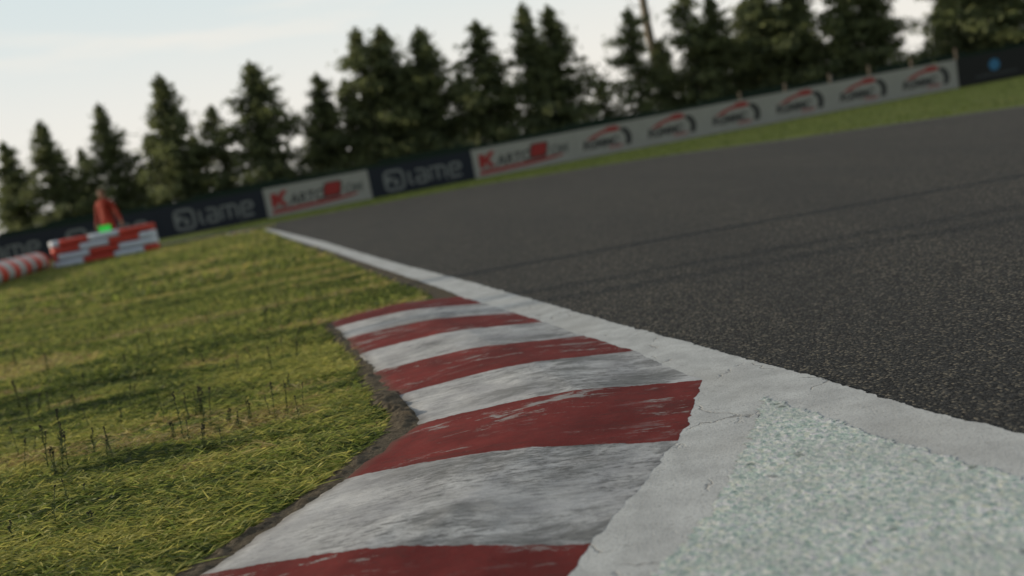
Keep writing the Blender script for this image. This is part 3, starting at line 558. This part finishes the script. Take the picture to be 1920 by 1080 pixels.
# the bare pale trunk
rt2 = empty('bare_tree', (7.85, 41.6, 0), 0, label='tall bare pale trunk rising out of the picture between two conifers', cat='tree')
bm = bmesh.new(); pts = [(.35-.05*t*8+.07*math.sin(t*8), 0, t*8.2) for t in np.linspace(0, 1, 12)]; add_tube(bm, pts, [.24-.09*t for t in np.linspace(0, 1, 12)], 10); from_bm('trunk', bm, PALEBARK, rt2)
for q in range(9):
    t = .50+q*.05; p = Vector((.35-.4*t+.07*math.sin(t*8), 0, t*8.2)); a = q*2.4; l = .9-.4*(t-.5)
    bm = bmesh.new(); add_tube(bm, [p, p+Vector((math.cos(a)*l*.5, math.sin(a)*l*.5, .18)), p+Vector((math.cos(a)*l, math.sin(a)*l, .5))], [.035, .02, .006], 6); from_bm('limb', bm, PALEBARK, rt2)

# ------------------------------------------------------------------ stacked barrier
bl = Vector((-10.64, 22.3)); br = Vector((-8.19, 22.5)); bd = (br-bl); BL = bd.length; bang = math.atan2(bd.y, bd.x)
ba = empty('stacked_barrier', (bl.x, bl.y, 0), bang, label='low barrier of four stacked rows of red and white rounded blocks', cat='barrier')
BD, RH = .46, .165
def block(x0, x1, z0, mat):
    bm = bmesh.new(); n = 16; rows = []
    xs = sorted(set([x0+.006, x0+.02, x1-.02, x1-.006]+list(np.linspace(x0+.02, x1-.02, 6))+([.01, .03, .07, .12] if x0 == 0 else [])+([BL-.01, BL-.03, BL-.07, BL-.12] if x1 == BL else [])))
    xs = [x for x in xs if x0 < x < x1]
    for x in xs:
        e = min(x, BL-x); rr = .17; inset = rr-math.sqrt(max(0, rr*rr-(rr-min(e, rr))**2)); k_ = .93 if x in (xs[0], xs[-1]) else 1
        hy, hz = (BD/2-inset)*k_, RH/2*.985*k_
        rows.append([bm.verts.new((x, BD/2+hy*math.copysign(abs(math.cos(a))**(.35), math.cos(a)), z0+RH/2+hz*math.copysign(abs(math.sin(a))**.6, math.sin(a)))) for a in [2*math.pi*(i+.5)/n for i in range(n)]])
    for a, b in zip(rows, rows[1:]):
        for i in range(n): bm.faces.new((a[i], a[(i+1) % n], b[(i+1) % n], b[i])).smooth = True
    bm.faces.new(rows[0][::-1]); bm.faces.new(rows[-1]); bmesh.ops.recalc_face_normals(bm, faces=bm.faces)
    from_bm('foam_block', bm, mat, ba)
for z, cuts in ((3, 'W .11 R .385 W .68 R 1'), (2, 'R .29 W .57 R .86 W 1'), (1, 'R .07 W .37 R .65 W 1'), (0, 'W .30 R .59 W .88 R 1')):
    cs = cuts.split(); x = 0
    for c, e in zip(cs[::2], cs[1::2]):
        x1 = BL*float(e) if e != '1' else BL; block(x, x1, z*RH, BARR_R if c == 'R' else BARR_W); x = x1

# striped log barrier at the left edge
la, lb_ = Vector((-11.42, 23.45, .0)), Vector((-9.65, 16.0, .0)); ld = (lb_-la).normalized(); lsd = Vector((ld.y, -ld.x, 0)); LL = (lb_-la).length
v, f, mi = [], [], []; n = 20; ring = 220; rad = .235
for i in range(ring+1):
    s = LL*i/ring; rr = rad*math.sqrt(max(.02, 1-((.2-s)/.2)**2)) if s < .2 else rad; rr *= 1+.02*math.sin(s*2*math.pi/.5)
    for k_ in range(n):
        a = 2*math.pi*k_/n; ss = s+.20*math.sin(a); p = la+ld*ss+lsd*(rr*math.cos(a)); v.append((p.x, p.y, rad*.97+rr*math.sin(a)))
for i in range(ring):
    for k_ in range(n): f.append((i*n+k_, i*n+(k_+1) % n, (i+1)*n+(k_+1) % n, (i+1)*n+k_)); mi.append(int((i/ring*LL)/.5) % 2)
f.append(tuple(range(n))[::-1]); mi.append(0)
lg = from_py('log_barrier', v, f, [BARR_R, plain('white_log_paint', (.46, .47, .47), .5, .1)], None, True, mi); bmx = bmesh.new(); bmx.from_mesh(lg.data); bmesh.ops.recalc_face_normals(bmx, faces=bmx.faces); bmx.to_mesh(lg.data); bmx.free()
tag(lg, 'long rounded log barrier with red and white hoops at the left picture edge', 'barrier')

# lit green signal panel on the barrier
gp = empty('signal_panel', (-9.29, 22.52, RH*4-.012), bang, label='small bright green lit signal panel standing on the stacked barrier', cat='signal light')
bm = bmesh.new(); add_box(bm, -.155, .155, 0, .05, 0, .165, .01); from_bm('housing', bm, plain('dark_plastic', (.02, .025, .02), .5), gp)
k = MK('lit_green', .4, .3); k.col((.02, .25, .03)); k.b.inputs['Emission Color'].default_value = (.05, .80, .09, 1); k.b.inputs['Emission Strength'].default_value = .42
bm = bmesh.new(); add_box(bm, -.145, .145, -.006, -.001, .008, .157, .002); from_bm('lamp_face', bm, k.m, gp)

# ------------------------------------------------------------------ marshal
SUIT = plain('orange_overalls', (.28, .026, .011), .75, .2, 9); SKIN = plain('skin', (.36, .19, .12), .6, .1, 20); DARK = plain('dark_cloth', (.02, .02, .022), .8, .2, 12); HAIR = plain('brown_hair', (.10, .045, .02), .8, .3, 30); EYE = plain('dark_eye', (.02, .015, .01), .3, .05)
def person():
    J = {}; vs, es, rad_ = [], [], []
    def j(name, p, r, par=None):
        J[name] = len(vs); vs.append(p); rad_.append(r)
        if par is not None: es.append((J[par], J[name]))
    j('pelvis', (0, 0, .93), (.165, .115)); j('waist', (0, 0, 1.06), (.150, .105), 'pelvis'); j('chest', (0, .01, 1.24), (.175, .115), 'waist'); j('collar', (0, .015, 1.375), (.12, .085), 'chest')
    j('neck', (0, .005, 1.45), (.052, .055), 'collar'); j('jaw', (0, -.012, 1.515), (.062, .075), 'neck'); j('brow', (0, -.005, 1.59), (.074, .092), 'jaw'); j('top', (0, .005, 1.645), (.056, .068), 'brow')
    for s, sd in ((-1, 'l'), (1, 'r')):
        sw = .04 if s < 0 else .15
        j('sh'+sd, (s*.175, .015, 1.335), (.068, .066), 'collar'); j('el'+sd, (s*(.225+sw*.6), .02 if s < 0 else -.02, 1.09), (.050, .050), 'sh'+sd); j('wr'+sd, (s*(.235+sw*1.1), -.05, .875), (.036, .034), 'el'+sd); j('pa'+sd, (s*(.24+sw*1.2), -.065, .80), (.040, .020), 'wr'+sd)
        j('hip'+sd, (s*.095, 0, .86), (.095, .098), 'pelvis'); j('kn'+sd, (s*.11, -.015, .49), (.066, .068), 'hip'+sd); j('an'+sd, (s*.115, .015, .10), (.048, .052), 'kn'+sd); j('toe'+sd, (s*.125, -.14, .045), (.046, .036), 'an'+sd)
    me = bpy.data.meshes.new('person'); me.from_pydata(vs, es, []); o = bpy.data.objects.new('person', me); COL.objects.link(o)
    sk = o.modifiers.new('skin', 'SKIN'); sk.use_smooth_shade = True
    for d, r in zip(me.skin_vertices[0].data, rad_): d.radius = r
    me.skin_vertices[0].data[0].use_root = True
    sb = o.modifiers.new('sub', 'SUBSURF'); sb.levels = sb.render_levels = 2
    m2 = bpy.data.meshes.new_from_object(o.evaluated_get(bpy.context.evaluated_depsgraph_get())); bpy.data.objects.remove(o)
    bm = bmesh.new(); bm.from_mesh(m2)
    for f_ in bm.faces:
        c = f_.calc_center_median(); f_.smooth = True
        f_.material_index = 1 if c.z > 1.445 else (2 if c.z < .12 else (1 if abs(c.x) > .2 and c.z < .865 else 0))
    for s in (-1, 1):                        # five fingers each, nose, ears, eyes, mouth
        px = s*(.24+(.04 if s < 0 else .15)*1.2)
        for q in range(4):
            y0 = -.092+q*.018; l = (.066, .074, .070, .054)[q]
            add_tube(bm, [(px, y0, .79), (px+s*.004, y0-.004, .765-l*.4), (px-s*.004, y0-.010, .765-l*.75), (px-s*.014, y0-.013, .765-l)], [.0095, .009, .008, .006], 6, 1)
        add_tube(bm, [(px, -.098, .82), (px+s*.004, -.118, .79), (px-s*.002, -.124, .758)], [.011, .010, .007], 6, 1)
        add_tube(bm, [(s*.070, .005, 1.535), (s*.084, .012, 1.56), (s*.074, .010, 1.59)], [.008, .012, .008], 6, 1)
        g = bmesh.ops.create_icosphere(bm, subdivisions=1, radius=.011)
        for vv in g['verts']: vv.co += Vector((s*.030, -.092, 1.575))
        for f_ in {f_ for vv in g['verts'] for f_ in vv.link_faces}: f_.material_index = 3
    add_tube(bm, [(0, -.088, 1.582), (0, -.106, 1.556), (0, -.110, 1.543), (0, -.085, 1.535)], [.007, .010, .013, .009], 6, 1)
    add_tube(bm, [(-.022, -.083, 1.514), (0, -.090, 1.513), (.022, -.083, 1.514)], [.003, .006, .003], 6, 2)
    po = from_bm('person', bm, [SUIT, SKIN, DARK, EYE]); po.location = (-9.40, 23.05, 0); po.rotation_euler = (0, 0, R(-14))
    tag(po, 'marshal in orange red overalls standing behind the stacked barrier, one arm held out', 'person')
    hb = bmesh.new(); bmesh.ops.create_uvsphere(hb, u_segments=20, v_segments=14, radius=1)
    for vv in hb.verts: vv.co = Vector((vv.co.x*.080, vv.co.y*.100+.012, vv.co.z*.085+1.606))
    bmesh.ops.delete(hb, geom=[vv for vv in hb.verts if (vv.co.y < -.03 and vv.co.z < 1.628) or vv.co.z < 1.52], context='VERTS')
    for vv in hb.verts: vv.co += vv.normal*.004*mnoise.noise(vv.co*60)
    from_bm('hair', hb, HAIR, po, True)
    cb_ = bmesh.new(); add_tube(cb_, [(0, .012, 1.415), (0, .012, 1.435), (0, .008, 1.462)], [.092, .074, .064], 16, cap=False); from_bm('collar', cb_, SUIT, po, True)
person()

# ------------------------------------------------------------------ unseen posts, added only so that their shadows cross grass and track
for n, (y, h, lb) in enumerate([(9.23, 3.8, 'added unseen post casting the faint farthest shadow on the grass'), (7.70, 6.2, 'added unseen post casting the broad dark shadow across grass and track'), (6.46, 6.2, 'added unseen post casting the middle thin shadow over the track'), (6.10, 6.2, 'added unseen post casting the nearest thin shadow over the track')]):
    rt3 = empty('shadow_caster_pole', (-20, y, 0), 0, label=lb, cat='pole', group='added shadow-casting poles out of view on the left')
    bm = bmesh.new(); add_tube(bm, [(0, 0, 0), (0, 0, h)], .075 if n == 1 else .045, 10); from_bm('pole', bm, STEEL, rt3)
    bm = bmesh.new(); add_box(bm, -.14, .14, -.14, .14, 0, .02, .004); from_bm('base_plate', bm, STEEL, rt3)
